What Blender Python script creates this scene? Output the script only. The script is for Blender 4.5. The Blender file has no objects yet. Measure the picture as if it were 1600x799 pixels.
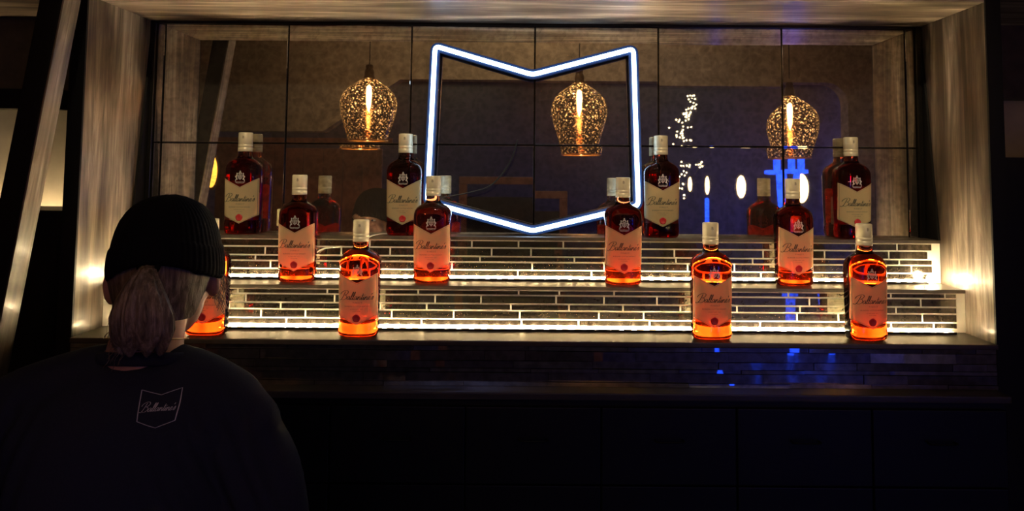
import bpy, bmesh, math, random
from mathutils import Vector, Matrix
from mathutils.bvhtree import BVHTree
from mathutils import noise as mn
PI = math.pi
sc = bpy.context.scene
COL = sc.collection
CZ = 1.6

# ---------------------------------------------------------------- camera
cam_d = bpy.data.cameras.new('camera')
cam = bpy.data.objects.new('camera', cam_d)
COL.objects.link(cam)
cam_d.sensor_width = 36.0
cam_d.lens = 36.0 * 1209.0 / 1600.0
cam_d.shift_x = -37.0 / 1600.0
cam_d.shift_y = -(399.5 - 190.0) / 1600.0
cam_d.clip_start = 0.02
cam.matrix_world = (Matrix.Translation((0, 0, CZ)) @ Matrix.Rotation(math.radians(90 + 4.0), 4, 'X')
                    @ Matrix.Rotation(math.radians(0.45), 4, 'Z'))
sc.camera = cam

# ---------------------------------------------------------------- world and view
w = bpy.data.worlds.new('world')
sc.world = w
w.use_nodes = True
w.node_tree.nodes['Background'].inputs[0].default_value = (0.02, 0.02, 0.03, 1)
w.node_tree.nodes['Background'].inputs[1].default_value = 0.02
vs = sc.view_settings
vs.view_transform = 'Standard'
vs.look = 'None'
vs.gamma = 1
vs.use_curve_mapping = False
vs.exposure = 0.0
LED_POWER = 120.0
NEON_POWER = 9.0
BULB_POWER = 230.0
cy = sc.cycles
cy.max_bounces = 14
cy.diffuse_bounces = 4
cy.glossy_bounces = 6
cy.transmission_bounces = 10
cy.transparent_max_bounces = 16
cy.sample_clamp_indirect = 40.0
cy.caustics_reflective = True
cy.caustics_refractive = True
cy.blur_glossy = 0.5

# unseen lamps behind the camera and near the ceiling; fills added for brightness
def area_light(name, loc, rot, size, power, color, shape='DISK'):
    l = bpy.data.lights.new(name, 'AREA')
    l.shape = shape
    l.size = size
    l.energy = power
    l.color = color
    o = bpy.data.objects.new(name, l)
    o.location = loc
    o.rotation_euler = rot
    COL.objects.link(o)
    return o
area_light('ceiling_fill', (-0.1, 0.35, 2.95), (math.radians(20), 0, 0), 0.25, 0.6, (1.0, 0.86, 0.68))  # unseen fill added for weak light on the person
area_light('blue_ceiling_fill', (0.9, -1.1, 2.9), (0, 0, 0), 0.2, 0.6, (0.45, 0.55, 1.0))  # unseen bluish fill added for the person's shoulder
def spot(name, loc, target, power, color, cone, blend=0.5, r=0.03):
    l = bpy.data.lights.new(name, 'SPOT')
    l.energy = power; l.color = color; l.spot_size = math.radians(cone); l.spot_blend = blend; l.shadow_soft_size = r
    o = bpy.data.objects.new(name, l)
    o.location = loc
    o.rotation_euler = (Vector(target) - Vector(loc)).to_track_quat('-Z', 'Y').to_euler()
    COL.objects.link(o)
spot('shelf_spot', (-0.35, 0.30, 2.92), (-0.58, 2.12, 1.74), 80.0, (1.0, 0.80, 0.50), 36, 0.8)
spot('shelf_spot', (0.35, 0.30, 2.92), (0.60, 2.12, 1.74), 80.0, (1.0, 0.80, 0.50), 36, 0.8)
area_light('rear_blue_spot', (1.9, -3.4, 2.75), (0, 0, 0), 0.3, 7.0, (0.12, 0.16, 1.0))
spot('wall_fill', (0.0, -0.3, 2.95), (0, -1.65, 2.15), 60.0, (1.0, 0.78, 0.5), 140, 0.6)  # unseen lamp added to brighten the stucco in the mirror
area_light('rear_dim_spot', (-0.6, -3.2, 2.75), (0, 0, 0), 0.5, 8.0, (0.36, 0.42, 1.0))
area_light('rear_red_spot', (-2.3, -2.6, 2.7), (0, 0, 0), 0.3, 1.6, (1.0, 0.45, 0.3))

# ---------------------------------------------------------------- materials
def mat(name):
    m = bpy.data.materials.new(name)
    m.use_nodes = True
    return m, m.node_tree, m.node_tree.nodes, m.node_tree.links, m.node_tree.nodes['Principled BSDF']

def coords(nt, scale=(1, 1, 1), kind='Object', rot=(0, 0, 0)):
    tc = nt.nodes.new('ShaderNodeTexCoord')
    mp = nt.nodes.new('ShaderNodeMapping')
    mp.inputs['Scale'].default_value = scale
    mp.inputs['Rotation'].default_value = rot
    nt.links.new(tc.outputs[kind], mp.inputs[0])
    return mp.outputs[0]

def noise(nt, vec, scale, detail=4, rough=0.55, dist=0.0):
    n = nt.nodes.new('ShaderNodeTexNoise')
    n.inputs['Scale'].default_value = scale
    n.inputs['Detail'].default_value = detail
    n.inputs['Roughness'].default_value = rough
    n.inputs['Distortion'].default_value = dist
    nt.links.new(vec, n.inputs['Vector'])
    return n.outputs['Fac']

def ramp(nt, fac, stops):
    r = nt.nodes.new('ShaderNodeValToRGB')
    el = r.color_ramp.elements
    while len(el) < len(stops):
        el.new(0.5)
    for e, (p, c) in zip(el, stops):
        e.position = p
        e.color = (*c, 1) if len(c) == 3 else c
    nt.links.new(fac, r.inputs[0])
    return r.outputs[0]

def mixc(nt, fac, a, b, mode='MIX'):
    m = nt.nodes.new('ShaderNodeMix')
    m.data_type = 'RGBA'
    m.blend_type = mode
    for sock, v in ((m.inputs[0], fac), (m.inputs[6], a), (m.inputs[7], b)):
        if isinstance(v, (int, float)):
            sock.default_value = v
        elif isinstance(v, tuple):
            sock.default_value = (*v, 1)
        else:
            nt.links.new(v, sock)
    return m.outputs[2]

def bump(nt, h, strength, dist=0.002):
    b = nt.nodes.new('ShaderNodeBump')
    b.inputs['Strength'].default_value = strength
    b.inputs['Distance'].default_value = dist
    nt.links.new(h, b.inputs['Height'])
    return b.outputs[0]

def simple(name, color, rough=0.6, metal=0.0, spec=0.5, var=0.15, scale=20, bmp=0.0, coat=0.0):
    m, nt, N, L, P = mat(name)
    v = coords(nt)
    f = noise(nt, v, scale)
    c = mixc(nt, f, tuple(x * (1 - var) for x in color), tuple(min(1, x * (1 + var)) for x in color))
    L.new(c, P.inputs['Base Color'])
    P.inputs['Roughness'].default_value = rough
    P.inputs['Metallic'].default_value = metal
    P.inputs['Specular IOR Level'].default_value = spec
    P.inputs['Coat Weight'].default_value = coat
    if bmp:
        L.new(bump(nt, f, bmp), P.inputs['Normal'])
    return m

def wood_mat(name, axis, tone=1.0, rough=0.45):
    """weathered whitewashed grey-brown boards; axis = direction of the grain"""
    m, nt, N, L, P = mat(name)
    s = [9, 9, 9]
    s['xyz'.index(axis)] = 0.9
    v = coords(nt, tuple(s))
    g = noise(nt, v, 2.4, 8, 0.62, 0.6)
    s2 = [60, 60, 60]
    s2['xyz'.index(axis)] = 2.5
    fine = noise(nt, coords(nt, tuple(s2)), 1.5, 6, 0.7)
    s3 = [5, 5, 5]
    s3['xyz'.index(axis)] = 1.6
    blot = noise(nt, coords(nt, tuple(s3)), 1.3, 3, 0.5, 0.3)
    t = tone
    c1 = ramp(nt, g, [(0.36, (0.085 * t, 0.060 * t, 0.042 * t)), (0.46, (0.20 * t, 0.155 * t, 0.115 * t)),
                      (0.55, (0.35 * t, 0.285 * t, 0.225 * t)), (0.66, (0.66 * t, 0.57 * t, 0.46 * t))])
    c2 = ramp(nt, fine, [(0.35, (0.42, 0.38, 0.34)), (0.55, (1, 1, 1)), (0.75, (1.0, 0.98, 0.94))])
    c3 = ramp(nt, blot, [(0.38, (0.40, 0.35, 0.30)), (0.58, (1, 1, 1))])
    c = mixc(nt, 1.0, mixc(nt, 0.75, c1, c2, 'MULTIPLY'), c3, 'MULTIPLY')
    L.new(c, P.inputs['Base Color'])
    P.inputs['Roughness'].default_value = rough
    P.inputs['Coat Weight'].default_value = 0.35
    P.inputs['Coat Roughness'].default_value = 0.16
    L.new(bump(nt, fine, 0.35, 0.0015), P.inputs['Normal'])
    return m

def emit_mat(name, color, strength, pattern=None, axis=0, freq=1.0, lo=0.35, hi=3.0):
    m = bpy.data.materials.new(name)
    m.use_nodes = True
    nt = m.node_tree
    nt.nodes.clear()
    out = nt.nodes.new('ShaderNodeOutputMaterial')
    e = nt.nodes.new('ShaderNodeEmission')
    e.inputs[0].default_value = (*color, 1)
    e.inputs[1].default_value = strength
    nt.links.new(e.outputs[0], out.inputs[0])
    if pattern:
        v = coords(nt)
        sp = nt.nodes.new('ShaderNodeSeparateXYZ')
        nt.links.new(v, sp.inputs[0])
        a = nt.nodes.new('ShaderNodeMath'); a.operation = 'MULTIPLY'
        a.inputs[1].default_value = freq * 2 * PI
        nt.links.new(sp.outputs[axis], a.inputs[0])
        c = nt.nodes.new('ShaderNodeMath'); c.operation = 'COSINE'
        nt.links.new(a.outputs[0], c.inputs[0])
        r = nt.nodes.new('ShaderNodeMapRange')
        r.inputs[1].default_value = 0.3; r.inputs[2].default_value = 1.0
        r.inputs[3].default_value = lo * strength; r.inputs[4].default_value = hi * strength
        nt.links.new(c.outputs[0], r.inputs[0])
        nt.links.new(r.outputs[0], e.inputs[1])
    return m

def antique_mirror(name, refl, haze=0.22, stain=(0.10, 0.075, 0.05), scale=26, foxing=0.5):
    """aged silvered glass: sharp reflection, a share of hazy reflection, brown foxing"""
    m = bpy.data.materials.new(name)
    m.use_nodes = True
    nt = m.node_tree
    nt.nodes.clear()
    out = nt.nodes.new('ShaderNodeOutputMaterial')
    v = coords(nt)
    vo = nt.nodes.new('ShaderNodeTexVoronoi')
    vo.inputs['Scale'].default_value = scale * 2.6
    nt.links.new(v, vo.inputs['Vector'])
    n1 = noise(nt, v, scale, 8, 0.75, 1.0)
    n2 = noise(nt, v, 4.5, 4, 0.6)
    spots = ramp(nt, vo.outputs['Distance'], [(0.25, (0.55, 0.55, 0.55)), (0.6, (1, 1, 1))])
    mott = ramp(nt, n1, [(0.34, (0.25, 0.25, 0.25)), (0.52, (1, 1, 1))])
    cl = mixc(nt, foxing, (1, 1, 1), mixc(nt, 1.0, spots, mott, 'MULTIPLY'))
    tint = mixc(nt, n2, tuple(x * 0.85 for x in refl), tuple(x * 1.1 for x in refl))
    rc = mixc(nt, 1.0, cl, tint, 'MULTIPLY')
    g1 = nt.nodes.new('ShaderNodeBsdfGlossy')
    g1.inputs['Roughness'].default_value = 0.015
    nt.links.new(rc, g1.inputs[0])
    g2 = nt.nodes.new('ShaderNodeBsdfGlossy')
    g2.inputs['Roughness'].default_value = 0.28
    nt.links.new(rc, g2.inputs[0])
    mx = nt.nodes.new('ShaderNodeMixShader')
    mx.inputs[0].default_value = haze
    nt.links.new(g1.outputs[0], mx.inputs[1]); nt.links.new(g2.outputs[0], mx.inputs[2])
    d = nt.nodes.new('ShaderNodeBsdfDiffuse')
    dc = ramp(nt, n1, [(0.3, tuple(x * 1.7 for x in stain)), (0.5, stain), (0.7, tuple(x * 0.5 for x in stain))])
    nt.links.new(dc, d.inputs[0])
    ad = nt.nodes.new('ShaderNodeAddShader')
    nt.links.new(mx.outputs[0], ad.inputs[0]); nt.links.new(d.outputs[0], ad.inputs[1])
    nt.links.new(ad.outputs[0], out.inputs[0])
    return m

M = {}
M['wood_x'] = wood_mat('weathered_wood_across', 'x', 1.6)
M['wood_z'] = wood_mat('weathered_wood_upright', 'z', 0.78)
M['black_paint'] = simple('black_painted_wood', (0.006, 0.0055, 0.005), 0.55, spec=0.25, bmp=0.1)
M['black_cabinet'] = simple('black_cabinet_lacquer', (0.003, 0.003, 0.0032), 0.42, spec=0.35)
M['black_metal'] = simple('black_metal', (0.02, 0.018, 0.016), 0.3, metal=0.6)
M['shelf_stone'] = simple('dark_brown_stone', (0.075, 0.058, 0.043), 0.33, spec=0.5, var=0.5, scale=30, bmp=0.1)
M['plaster_rear'] = simple('brown_stucco', (0.28, 0.22, 0.15), 0.9, var=0.6, scale=14, bmp=0.6)
M['plaster_bay'] = simple('cream_plaster', (0.46, 0.40, 0.29), 0.85, var=0.35, scale=9, bmp=0.6)
M['dark_wall'] = simple('dark_blue_boards', (0.035, 0.04, 0.10), 0.8, var=0.4, scale=6)
M['ceiling'] = simple('dark_ceiling_paint', (0.05, 0.045, 0.04), 0.9)
M['floor'] = wood_mat('dark_floor_boards', 'x', 0.15, 0.5)
M['red_wood'] = simple('red_brown_wood', (0.22, 0.07, 0.035), 0.5, var=0.4, scale=12)
M['mirror'] = antique_mirror('antique_mirror_glass', (0.66, 0.62, 0.56), 0.09, (0.012, 0.010, 0.008), 24, 0.5)
M['mirror_tile'] = antique_mirror('antique_mirror_tile_glass', (0.26, 0.235, 0.20), 0.18, (0.012, 0.009, 0.006), 40, 0.85)
M['slate'] = antique_mirror('smoked_mirror_tile_glass', (0.40, 0.38, 0.36), 0.25, (0.018, 0.015, 0.015), 18, 0.7)
M['grout'] = simple('pale_grout', (0.90, 0.85, 0.72), 0.6, var=0.03)
M['led'] = emit_mat('warm_led', (1.0, 0.75, 0.42), LED_POWER, True, 0, 32.0, 0.05, 5.0)
M['led_dim'] = emit_mat('warm_led_side_bay', (1.0, 0.74, 0.42), 26.0)
M['neon'] = emit_mat('blue_white_neon', (0.50, 0.72, 1.0), NEON_POWER)
M['neon_casing'] = simple('dark_blue_casing', (0.022, 0.05, 0.13), 0.35, spec=0.5)  # blue raised in the dark casing's colour for the tube's glow
M['cable_black'] = simple('black_cable_rubber', (0.02, 0.02, 0.02), 0.5)
M['cable_white'] = simple('white_cable_plastic', (0.75, 0.72, 0.62), 0.4)
M['brass'] = simple('aged_brass', (0.10, 0.07, 0.04), 0.35, metal=0.8)

# ---------------------------------------------------------------- mesh helpers
def link(name, me, m=None, parent=None, smooth=False):
    if m is not None:
        me.materials.append(m)
    if smooth:
        me.polygons.foreach_set('use_smooth', [True] * len(me.polygons))
    o = bpy.data.objects.new(name, me)
    COL.objects.link(o)
    if parent is not None:
        o.parent = parent
        o.matrix_parent_inverse = Matrix.Identity(4)
        # parts are modelled in the thing's own coordinates
    return o

def from_bm(name, bm, m=None, parent=None, smooth=False):
    me = bpy.data.meshes.new(name)
    bmesh.ops.recalc_face_normals(bm, faces=bm.faces[:])
    bm.to_mesh(me)
    bm.free()
    return link(name, me, m, parent, smooth)

def from_py(name, vs_, fs, m=None, parent=None, smooth=False):
    me = bpy.data.meshes.new(name)
    me.from_pydata([tuple(v) for v in vs_], [], fs)
    me.update()
    return link(name, me, m, parent, smooth)

def box(bm, x0, x1, y0, y1, z0, z1, bev=0.0):
    r = bmesh.ops.create_cube(bm, size=1)
    for v in r['verts']:
        v.co = Vector((x0 + (v.co.x + .5) * (x1 - x0), y0 + (v.co.y + .5) * (y1 - y0), z0 + (v.co.z + .5) * (z1 - z0)))
    if bev:
        es = set()
        for v in r['verts']:
            es.update(v.link_edges)
        bmesh.ops.bevel(bm, geom=list(es), offset=bev, segments=2, affect='EDGES', profile=0.7)

def box_obj(name, b, m, parent=None, bev=0.0):
    bm = bmesh.new()
    box(bm, *b, bev)
    return from_bm(name, bm, m, parent)

def prism(bm, pts, a, b, axis='y'):
    """polygon pts (2D) extruded between a and b along axis"""
    def mk(p, t):
        return {'y': (p[0], t, p[1]), 'x': (t, p[0], p[1]), 'z': (p[0], p[1], t)}[axis]
    n = len(pts)
    A = [bm.verts.new(mk(p, a)) for p in pts]
    B = [bm.verts.new(mk(p, b)) for p in pts]
    bm.faces.new(A); bm.faces.new(B[::-1])
    for i in range(n):
        bm.faces.new((A[i], B[i], B[(i + 1) % n], A[(i + 1) % n]))

def ring_loft(rings, cap=True):
    n = len(rings[0])
    V = [p for r in rings for p in r]
    F = []
    for k in range(len(rings) - 1):
        for i in range(n):
            j = (i + 1) % n
            F.append((k * n + i, k * n + j, (k + 1) * n + j, (k + 1) * n + i))
    if cap:
        F.append(tuple(range(n))[::-1])
        F.append(tuple((len(rings) - 1) * n + i for i in range(n)))
    return V, F

def lathe(prof, seg=32, center=(0, 0, 0)):
    return [[Vector((center[0] + r * math.cos(2 * PI * i / seg), center[1] + r * math.sin(2 * PI * i / seg), center[2] + z))
             for i in range(seg)] for r, z in prof]

def tube(pts, rad, seg=10, closed=False, flat=None):
    """rings along a path; rad: number or list; flat=(a,b) scales the section sideways / in depth"""
    pts = [Vector(p) for p in pts]
    n = len(pts)
    rings = []
    up = None
    for i, p in enumerate(pts):
        if closed:
            t = (pts[(i + 1) % n] - pts[i - 1]).normalized()
        else:
            t = (pts[min(i + 1, n - 1)] - pts[max(i - 1, 0)]).normalized()
        if up is None:
            up = Vector((0, 1, 0)) if abs(t.y) < 0.9 else Vector((1, 0, 0))
        u = (up - t * up.dot(t)).normalized()
        v = t.cross(u)
        up = u
        r = rad[i] if isinstance(rad, (list, tuple)) else rad
        fu, fv = flat if flat else (1, 1)
        rings.append([p + (u * math.cos(2 * PI * k / seg) * fu + v * math.sin(2 * PI * k / seg) * fv) * r for k in range(seg)])
    V = [p for r in rings for p in r]
    F = []
    m = len(rings)
    for k in range(m if closed else m - 1):
        k2 = (k + 1) % m
        for i in range(seg):
            j = (i + 1) % seg
            F.append((k * seg + i, k * seg + j, k2 * seg + j, k2 * seg + i))
    if not closed:
        F.append(tuple(range(seg))[::-1])
        F.append(tuple((m - 1) * seg + i for i in range(seg)))
    return V, F

def smooth_path(pts, k=8, closed=False):
    pts = [Vector(p) for p in pts]
    n = len(pts)
    out = []
    rng = n if closed else n - 1
    for i in range(rng):
        p0 = pts[(i - 1) % n] if closed else pts[max(i - 1, 0)]
        p1, p2 = pts[i], pts[(i + 1) % n]
        p3 = pts[(i + 2) % n] if closed else pts[min(i + 2, n - 1)]
        for j in range(k):
            t = j / k
            out.append(0.5 * ((2 * p1) + (p2 - p0) * t + (2 * p0 - 5 * p1 + 4 * p2 - p3) * t * t + (3 * p1 - p0 - 3 * p2 + p3) * t ** 3))
    if not closed:
        out.append(pts[-1])
    return out

def join_vf(parts):
    V, F = [], []
    for v, f in parts:
        o = len(V)
        V += list(v)
        F += [tuple(i + o for i in q) for q in f]
    return V, F

def tag(o, label=None, cat=None, group=None, kind=None):
    if label: o['label'] = label
    if cat: o['category'] = cat
    if group: o['group'] = group
    if kind: o['kind'] = kind
    return o

def thing(name, label, cat, loc=(0, 0, 0), rz=0.0, group=None):
    o = bpy.data.objects.new(name, None)
    o.empty_display_size = 0.05
    COL.objects.link(o)
    o.location = loc
    o.rotation_euler = (0, 0, rz)
    return tag(o, label, cat, group)

def struct(name, b, m, bev=0.0):
    o = box_obj(name, b, m, None, bev)
    o['kind'] = 'structure'
    return o

def copy_tree(o, parent=None):
    c = o.copy()
    COL.objects.link(c)
    if parent is not None:
        c.parent = parent
    for ch in list(o.children):
        copy_tree(ch, c)
    return c

# ================================================================ the room
JX, ZS = 1.09, 2.03                      # half width of the niche, height of its soffit
Y0, YM = 1.86, 2.173                     # niche front, mirror plane
Z1, Z2, Z3 = 1.212, 1.320, 1.435         # tops of the three shelf tiers
struct('floor', (-3.2, 3.2, -5.0, 2.4, -0.1, 0), M['floor'])
struct('ceiling', (-3.2, 3.2, -5.0, 2.4, 3.0, 3.1), M['ceiling'])
struct('wall_back', (-3.2, 3.2, 2.26, 2.4, 0, 3.0), M['plaster_bay'])
struct('wall_left', (-3.3, -3.2, -5.0, 2.4, 0, 3.0), M['dark_wall'])
struct('wall_right', (3.2, 3.3, -5.0, 2.4, 0, 3.0), M['dark_wall'])
struct('wall_far', (-3.2, 3.2, -5.1, -5.0, 0, 3.0), M['dark_wall'])

# brown stucco wall behind the camera, with a wide opening into the dark room
bm = bmesh.new()
ya, yb = -1.80, -1.65
arch = [(2.43, 2.0 + 0.17)] + [(2.26 + 0.17 * math.cos(a), 2.17 + 0.17 * math.sin(a)) for a in [PI / 2 * k / 8 for k in range(1, 9)]]
top_line = [(-2.75, 1.93), (-1.65, 1.93), (-1.06, 2.34)] + arch[::-1] + [(2.43, 0.0)]
poly = [(-3.2, 0), (-3.2, 3.0), (3.2, 3.0), (3.2, 0)] + top_line[::-1] + [(-2.75, 0.0)]
prism(bm, poly, ya, yb, 'y')
o = from_bm('wall_rear', bm, M['plaster_rear']); o['kind'] = 'structure'

# niche lining: soffit, jambs, header, plinth pieces
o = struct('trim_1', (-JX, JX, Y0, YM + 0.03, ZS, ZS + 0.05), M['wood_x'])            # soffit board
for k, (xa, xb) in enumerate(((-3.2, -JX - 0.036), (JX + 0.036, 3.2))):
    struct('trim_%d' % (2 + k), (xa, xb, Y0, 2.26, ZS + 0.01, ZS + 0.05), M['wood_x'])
struct('trim_4', (-3.2, 3.2, Y0 - 0.02, Y0, ZS + 0.05, 3.0), M['black_paint'])       # unseen header fascia, added up to the ceiling to stop light leaks
for k, s in enumerate((-1, 1)):
    a, b = sorted((s * JX, s * (JX + 0.018)))
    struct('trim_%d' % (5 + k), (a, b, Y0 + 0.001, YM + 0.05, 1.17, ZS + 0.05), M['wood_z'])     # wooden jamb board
    a, b = sorted((s * (JX + 0.018), s * (JX + 0.036)))
    struct('trim_%d' % (7 + k), (a, b, Y0, 2.26, 0.0, ZS + 0.05), M['black_paint'])
    a, b = sorted((s * JX, s * (JX + 0.036)))
    struct('trim_%d' % (9 + k), (a, b, Y0 - 0.006, Y0 + 0.001, 0.0, ZS + 0.05), M['black_paint'])  # black front edge
    bm = bmesh.new()
    a, b = sorted((s * JX, s * (JX - 0.006)))
    prism(bm, [(YM + 0.02, ZS - 0.002), (YM - 0.004, ZS - 0.002), (2.095, Z3), (YM + 0.02, Z3)], a, b, 'x')
    o = from_bm('trim_%d' % (11 + k), bm, M['black_paint']); o['kind'] = 'structure'   # black wedge beside the mirror
struct('trim_13', (-JX, JX, YM + 0.02, 2.26, Z3 - 0.1, ZS), M['black_paint'])       # backing behind the mirror

# side bays: dark base, dark rail, uprights
struct('trim_14', (-3.2, -JX - 0.036, 1.95, 2.20, 0.0, 1.503), M['black_paint'])
struct('trim_15', (JX + 0.036, 3.2, 1.95, 2.26, 0.0, 1.655), M['black_paint'])
struct('trim_16', (-3.2, -1.20, 1.93, 1.98, 1.757, 1.808), M['black_paint'], 0.003)
M['bay_stone'] = simple('dark_grey_stone_panel', (0.07, 0.06, 0.045), 0.8, var=0.8, scale=16, bmp=0.6)
struct('trim_18', (-3.2, -JX - 0.036, 2.19, 2.26, 1.785, 2.04), M['bay_stone'])
struct('trim_19', (JX + 0.036, 3.2, 2.19, 2.26, 1.83, 2.04), M['bay_stone'])
struct('trim_17', (JX + 0.036, 1.150, 1.90, 1.96, 0.0, 2.04), M['black_paint'])
o = tag(box_obj('led_strip', (-3.0, -1.14, 2.205, 2.225, 1.455, 1.463), M['led_dim']),
        'warm light strip glowing at foot of plaster panel in the left bay', 'light strip')

o = tag(box_obj('led_strip', (1.55, 3.0, 2.18, 2.19, 1.656, 1.661), emit_mat('warm_fill_faint', (1.0, 0.74, 0.42), 5.0)),  # unseen strip added to brighten the bay and its soffit
        'short warm light strip added out of view in the dark right bay', 'light strip')

# leaning timber in front of the left bay
def beam(name, foot, head, wx, dy, m_shade, m_lit, label):
    root = thing(name, label, 'timber', foot)
    d = Vector(head) - Vector(foot)
    L = d.length
    bm = bmesh.new()
    box(bm, -wx, -0.0005, -dy / 2, dy / 2, 0, L, 0.002)
    o1 = from_bm('beam_core', bm, m_shade, root)
    bm = bmesh.new()
    box(bm, 0, 0.004, -dy / 2 + 0.001, dy / 2, 0, L, 0.001)
    o2 = from_bm('lit_side_board', bm, m_lit, root)
    o2['label'] = 'side face of the timber coloured pale as if lit'
    ang = math.atan2(d.x, d.z)
    root.rotation_euler = (0, ang, 0)
    return root

beam('leaning_timber', (-1.339, 1.725, 0.0), (-1.007, 1.725, 2.30), 0.050, 0.060, M['black_paint'], M['wood_z'],  # one timber: shade put into the front colour, light into the side
     'timber brace leaning beside niche, coloured dark in shade and pale on its lit right side')

# ================================================================ mirror of square panes
mir = thing('wall_mirror', 'dark antique mirror of square panes at the back of the niche', 'mirror', (0, YM, 1.685))
PW = 0.3495
xs = [-1.075] + [-1.052 + PW * k for k in range(7)] + [1.072]
tilts = {(1, 0): (0.0, 0), (2, 0): (-0.55, 0.5), (3, 0): (0.1, 0.0), (4, 0): (-0.62, -0.15), (5, 0): (0.0, 0.1),
         (6, 0): (0.05, 0.0), (1, 1): (0.0, 0), (2, 1): (0.0, 0), (3, 1): (0.02, 0.1), (4, 1): (0, 0), (5, 1): (-0.25, -0.35), (6, 1): (0.0, 0)}
for i in range(8):
    for j, (za, zb) in enumerate(((1.432, 1.685), (1.685, 2.024))):
        xa, xb = xs[i], xs[i + 1]
        g = 0.0014
        bm = bmesh.new()
        cx, cz = (xa + xb) / 2, (za + zb) / 2
        hw, hh = (xb - xa) / 2 - g, (zb - za) / 2 - g
        box(bm, -hw, hw, 0.0, 0.005, -hh, hh)
        es = [e for e in bm.edges if all(v.co.y < 0.001 for v in e.verts)]
        bmesh.ops.bevel(bm, geom=es, offset=0.0018, segments=1, affect='EDGES')
        o = from_bm('mirror_pane', bm, M['mirror'], mir)
        o.location = (cx, 0.0, cz - 1.685)
        rx, rz = tilts.get((i, j), (0, 0))
        o.rotation_euler = (math.radians(rx), 0, math.radians(rz))
fr = bmesh.new()
box(fr, -1.089, -1.075, -0.012, 0.006, 1.4355 - 1.685, 2.029 - 1.685)
box(fr, 1.072, 1.089, -0.012, 0.006, 1.4355 - 1.685, 2.029 - 1.685)
box(fr, -1.075, 1.072, -0.010, 0.006, 2.022 - 1.685, 2.029 - 1.685)
from_bm('mirror_frame', fr, M['black_metal'], mir)

# ================================================================ stepped display shelves
def riser(name, x0, x1, y, z0, z1, rows, seed, parent, tile_m, lens=(0.10, 0.26), gap=0.0042, proud=0.0, tilt=0.22):
    """courses of long narrow tiles; returns tile mesh and the grout bed behind it"""
    rnd = random.Random(seed)
    bm = bmesh.new()
    z = z1
    tot = sum(rows)
    for r in rows:
        h = r / tot * (z1 - z0)
        x = x0 + rnd.uniform(-0.12, 0)
        while x < x1:
            L = rnd.uniform(*lens)
            a, b = max(x, x0), min(x + L, x1)
            if b - a > 0.012:
                ww = proud * rnd.random()
                n0 = len(bm.verts)
                box(bm, a + gap / 2, b - gap / 2, y - 0.0022 - ww, y + 0.006, z - h + gap / 2, z - gap / 2)
                bm.verts.ensure_lookup_table()
                tx, tz = math.radians(rnd.gauss(0, tilt)), math.radians(rnd.gauss(0, tilt * 0.3))
                for v in bm.verts[n0:]:
                    if v.co.y < y:
                        v.co.y += (v.co.z - z + h / 2) * math.tan(tx) + (v.co.x - (a + b) / 2) * math.tan(tz)
            x += L
        z -= h
    return from_bm(name, bm, tile_m, parent)

def tier(name, label, ztop, zlow, yf, yb, yback, rows, seed):
    """shelf slab over a tiled riser"""
    t = thing(name, label, 'shelf', (0, 0, 0))
    box_obj('shelf_slab', (-JX + 0.001, JX - 0.001, yf - 0.006, yback, ztop - 0.009, ztop), M['shelf_stone'], t, 0.002)
    box_obj('grout_bed', (-JX + 0.001, JX - 0.001, yf - 0.0019, yf + 0.012, zlow + 0.0005, ztop - 0.009), M['grout'], t)
    o = riser('riser_tiles', -JX + 0.022, JX - 0.022, yf - 0.0006, zlow + 0.009, ztop - 0.010, rows, seed, t, M['mirror_tile'])
    return t

YR1, YR2, YF = 1.985, 2.10, 1.845
t3 = tier('top_display_step', 'topmost narrow step under the mirror, faced with small mirror tiles', Z3, Z2, YR2, None, YM + 0.02, [13, 15, 10, 14, 11], 5)
t2 = tier('middle_display_step', 'middle stepped shelf faced with long thin mirror tiles', Z2, Z1, YR1, None, YR2 + 0.001, [9, 15, 12, 15, 11], 11)

# back counter: worktop, dark slate band, ledge, black cabinets
ctr = thing('back_counter', 'black back counter with dark slate tile band under the lit shelves', 'counter', (0, 0, 0))
box_obj('worktop', (-JX + 0.001, JX - 0.001, YF, YR1 + 0.001, Z1 - 0.012, Z1), M['shelf_stone'], ctr, 0.003)
riser('slate_tiles', -JX + 0.001, JX - 0.001, YF + 0.012, 1.106, Z1 - 0.013, [8, 17, 13, 7, 16, 8], 23, ctr, M['slate'], (0.08, 0.34), 0.0012, 0.004, 2.6)
box_obj('tile_backing', (-JX + 0.001, JX - 0.001, YF + 0.016, YR1, 1.0, Z1 - 0.012), M['black_paint'], ctr)
box_obj('ledge', (-JX + 0.001, JX - 0.001, 1.80, YF + 0.03, 1.090, 1.106), simple('ledge_stone', (0.045, 0.04, 0.036), 0.35, var=0.5, scale=12), ctr, 0.003)
box_obj('cabinet_body', (-JX + 0.001, JX - 0.001, 1.83, 2.24, 0.08, 1.0895), M['black_cabinet'], ctr)
box_obj('plinth', (-JX + 0.001, JX - 0.001, 1.86, 2.24, 0.0, 0.08), M['black_paint'], ctr)
dw = (2 * JX - 0.01) / 7
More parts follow.
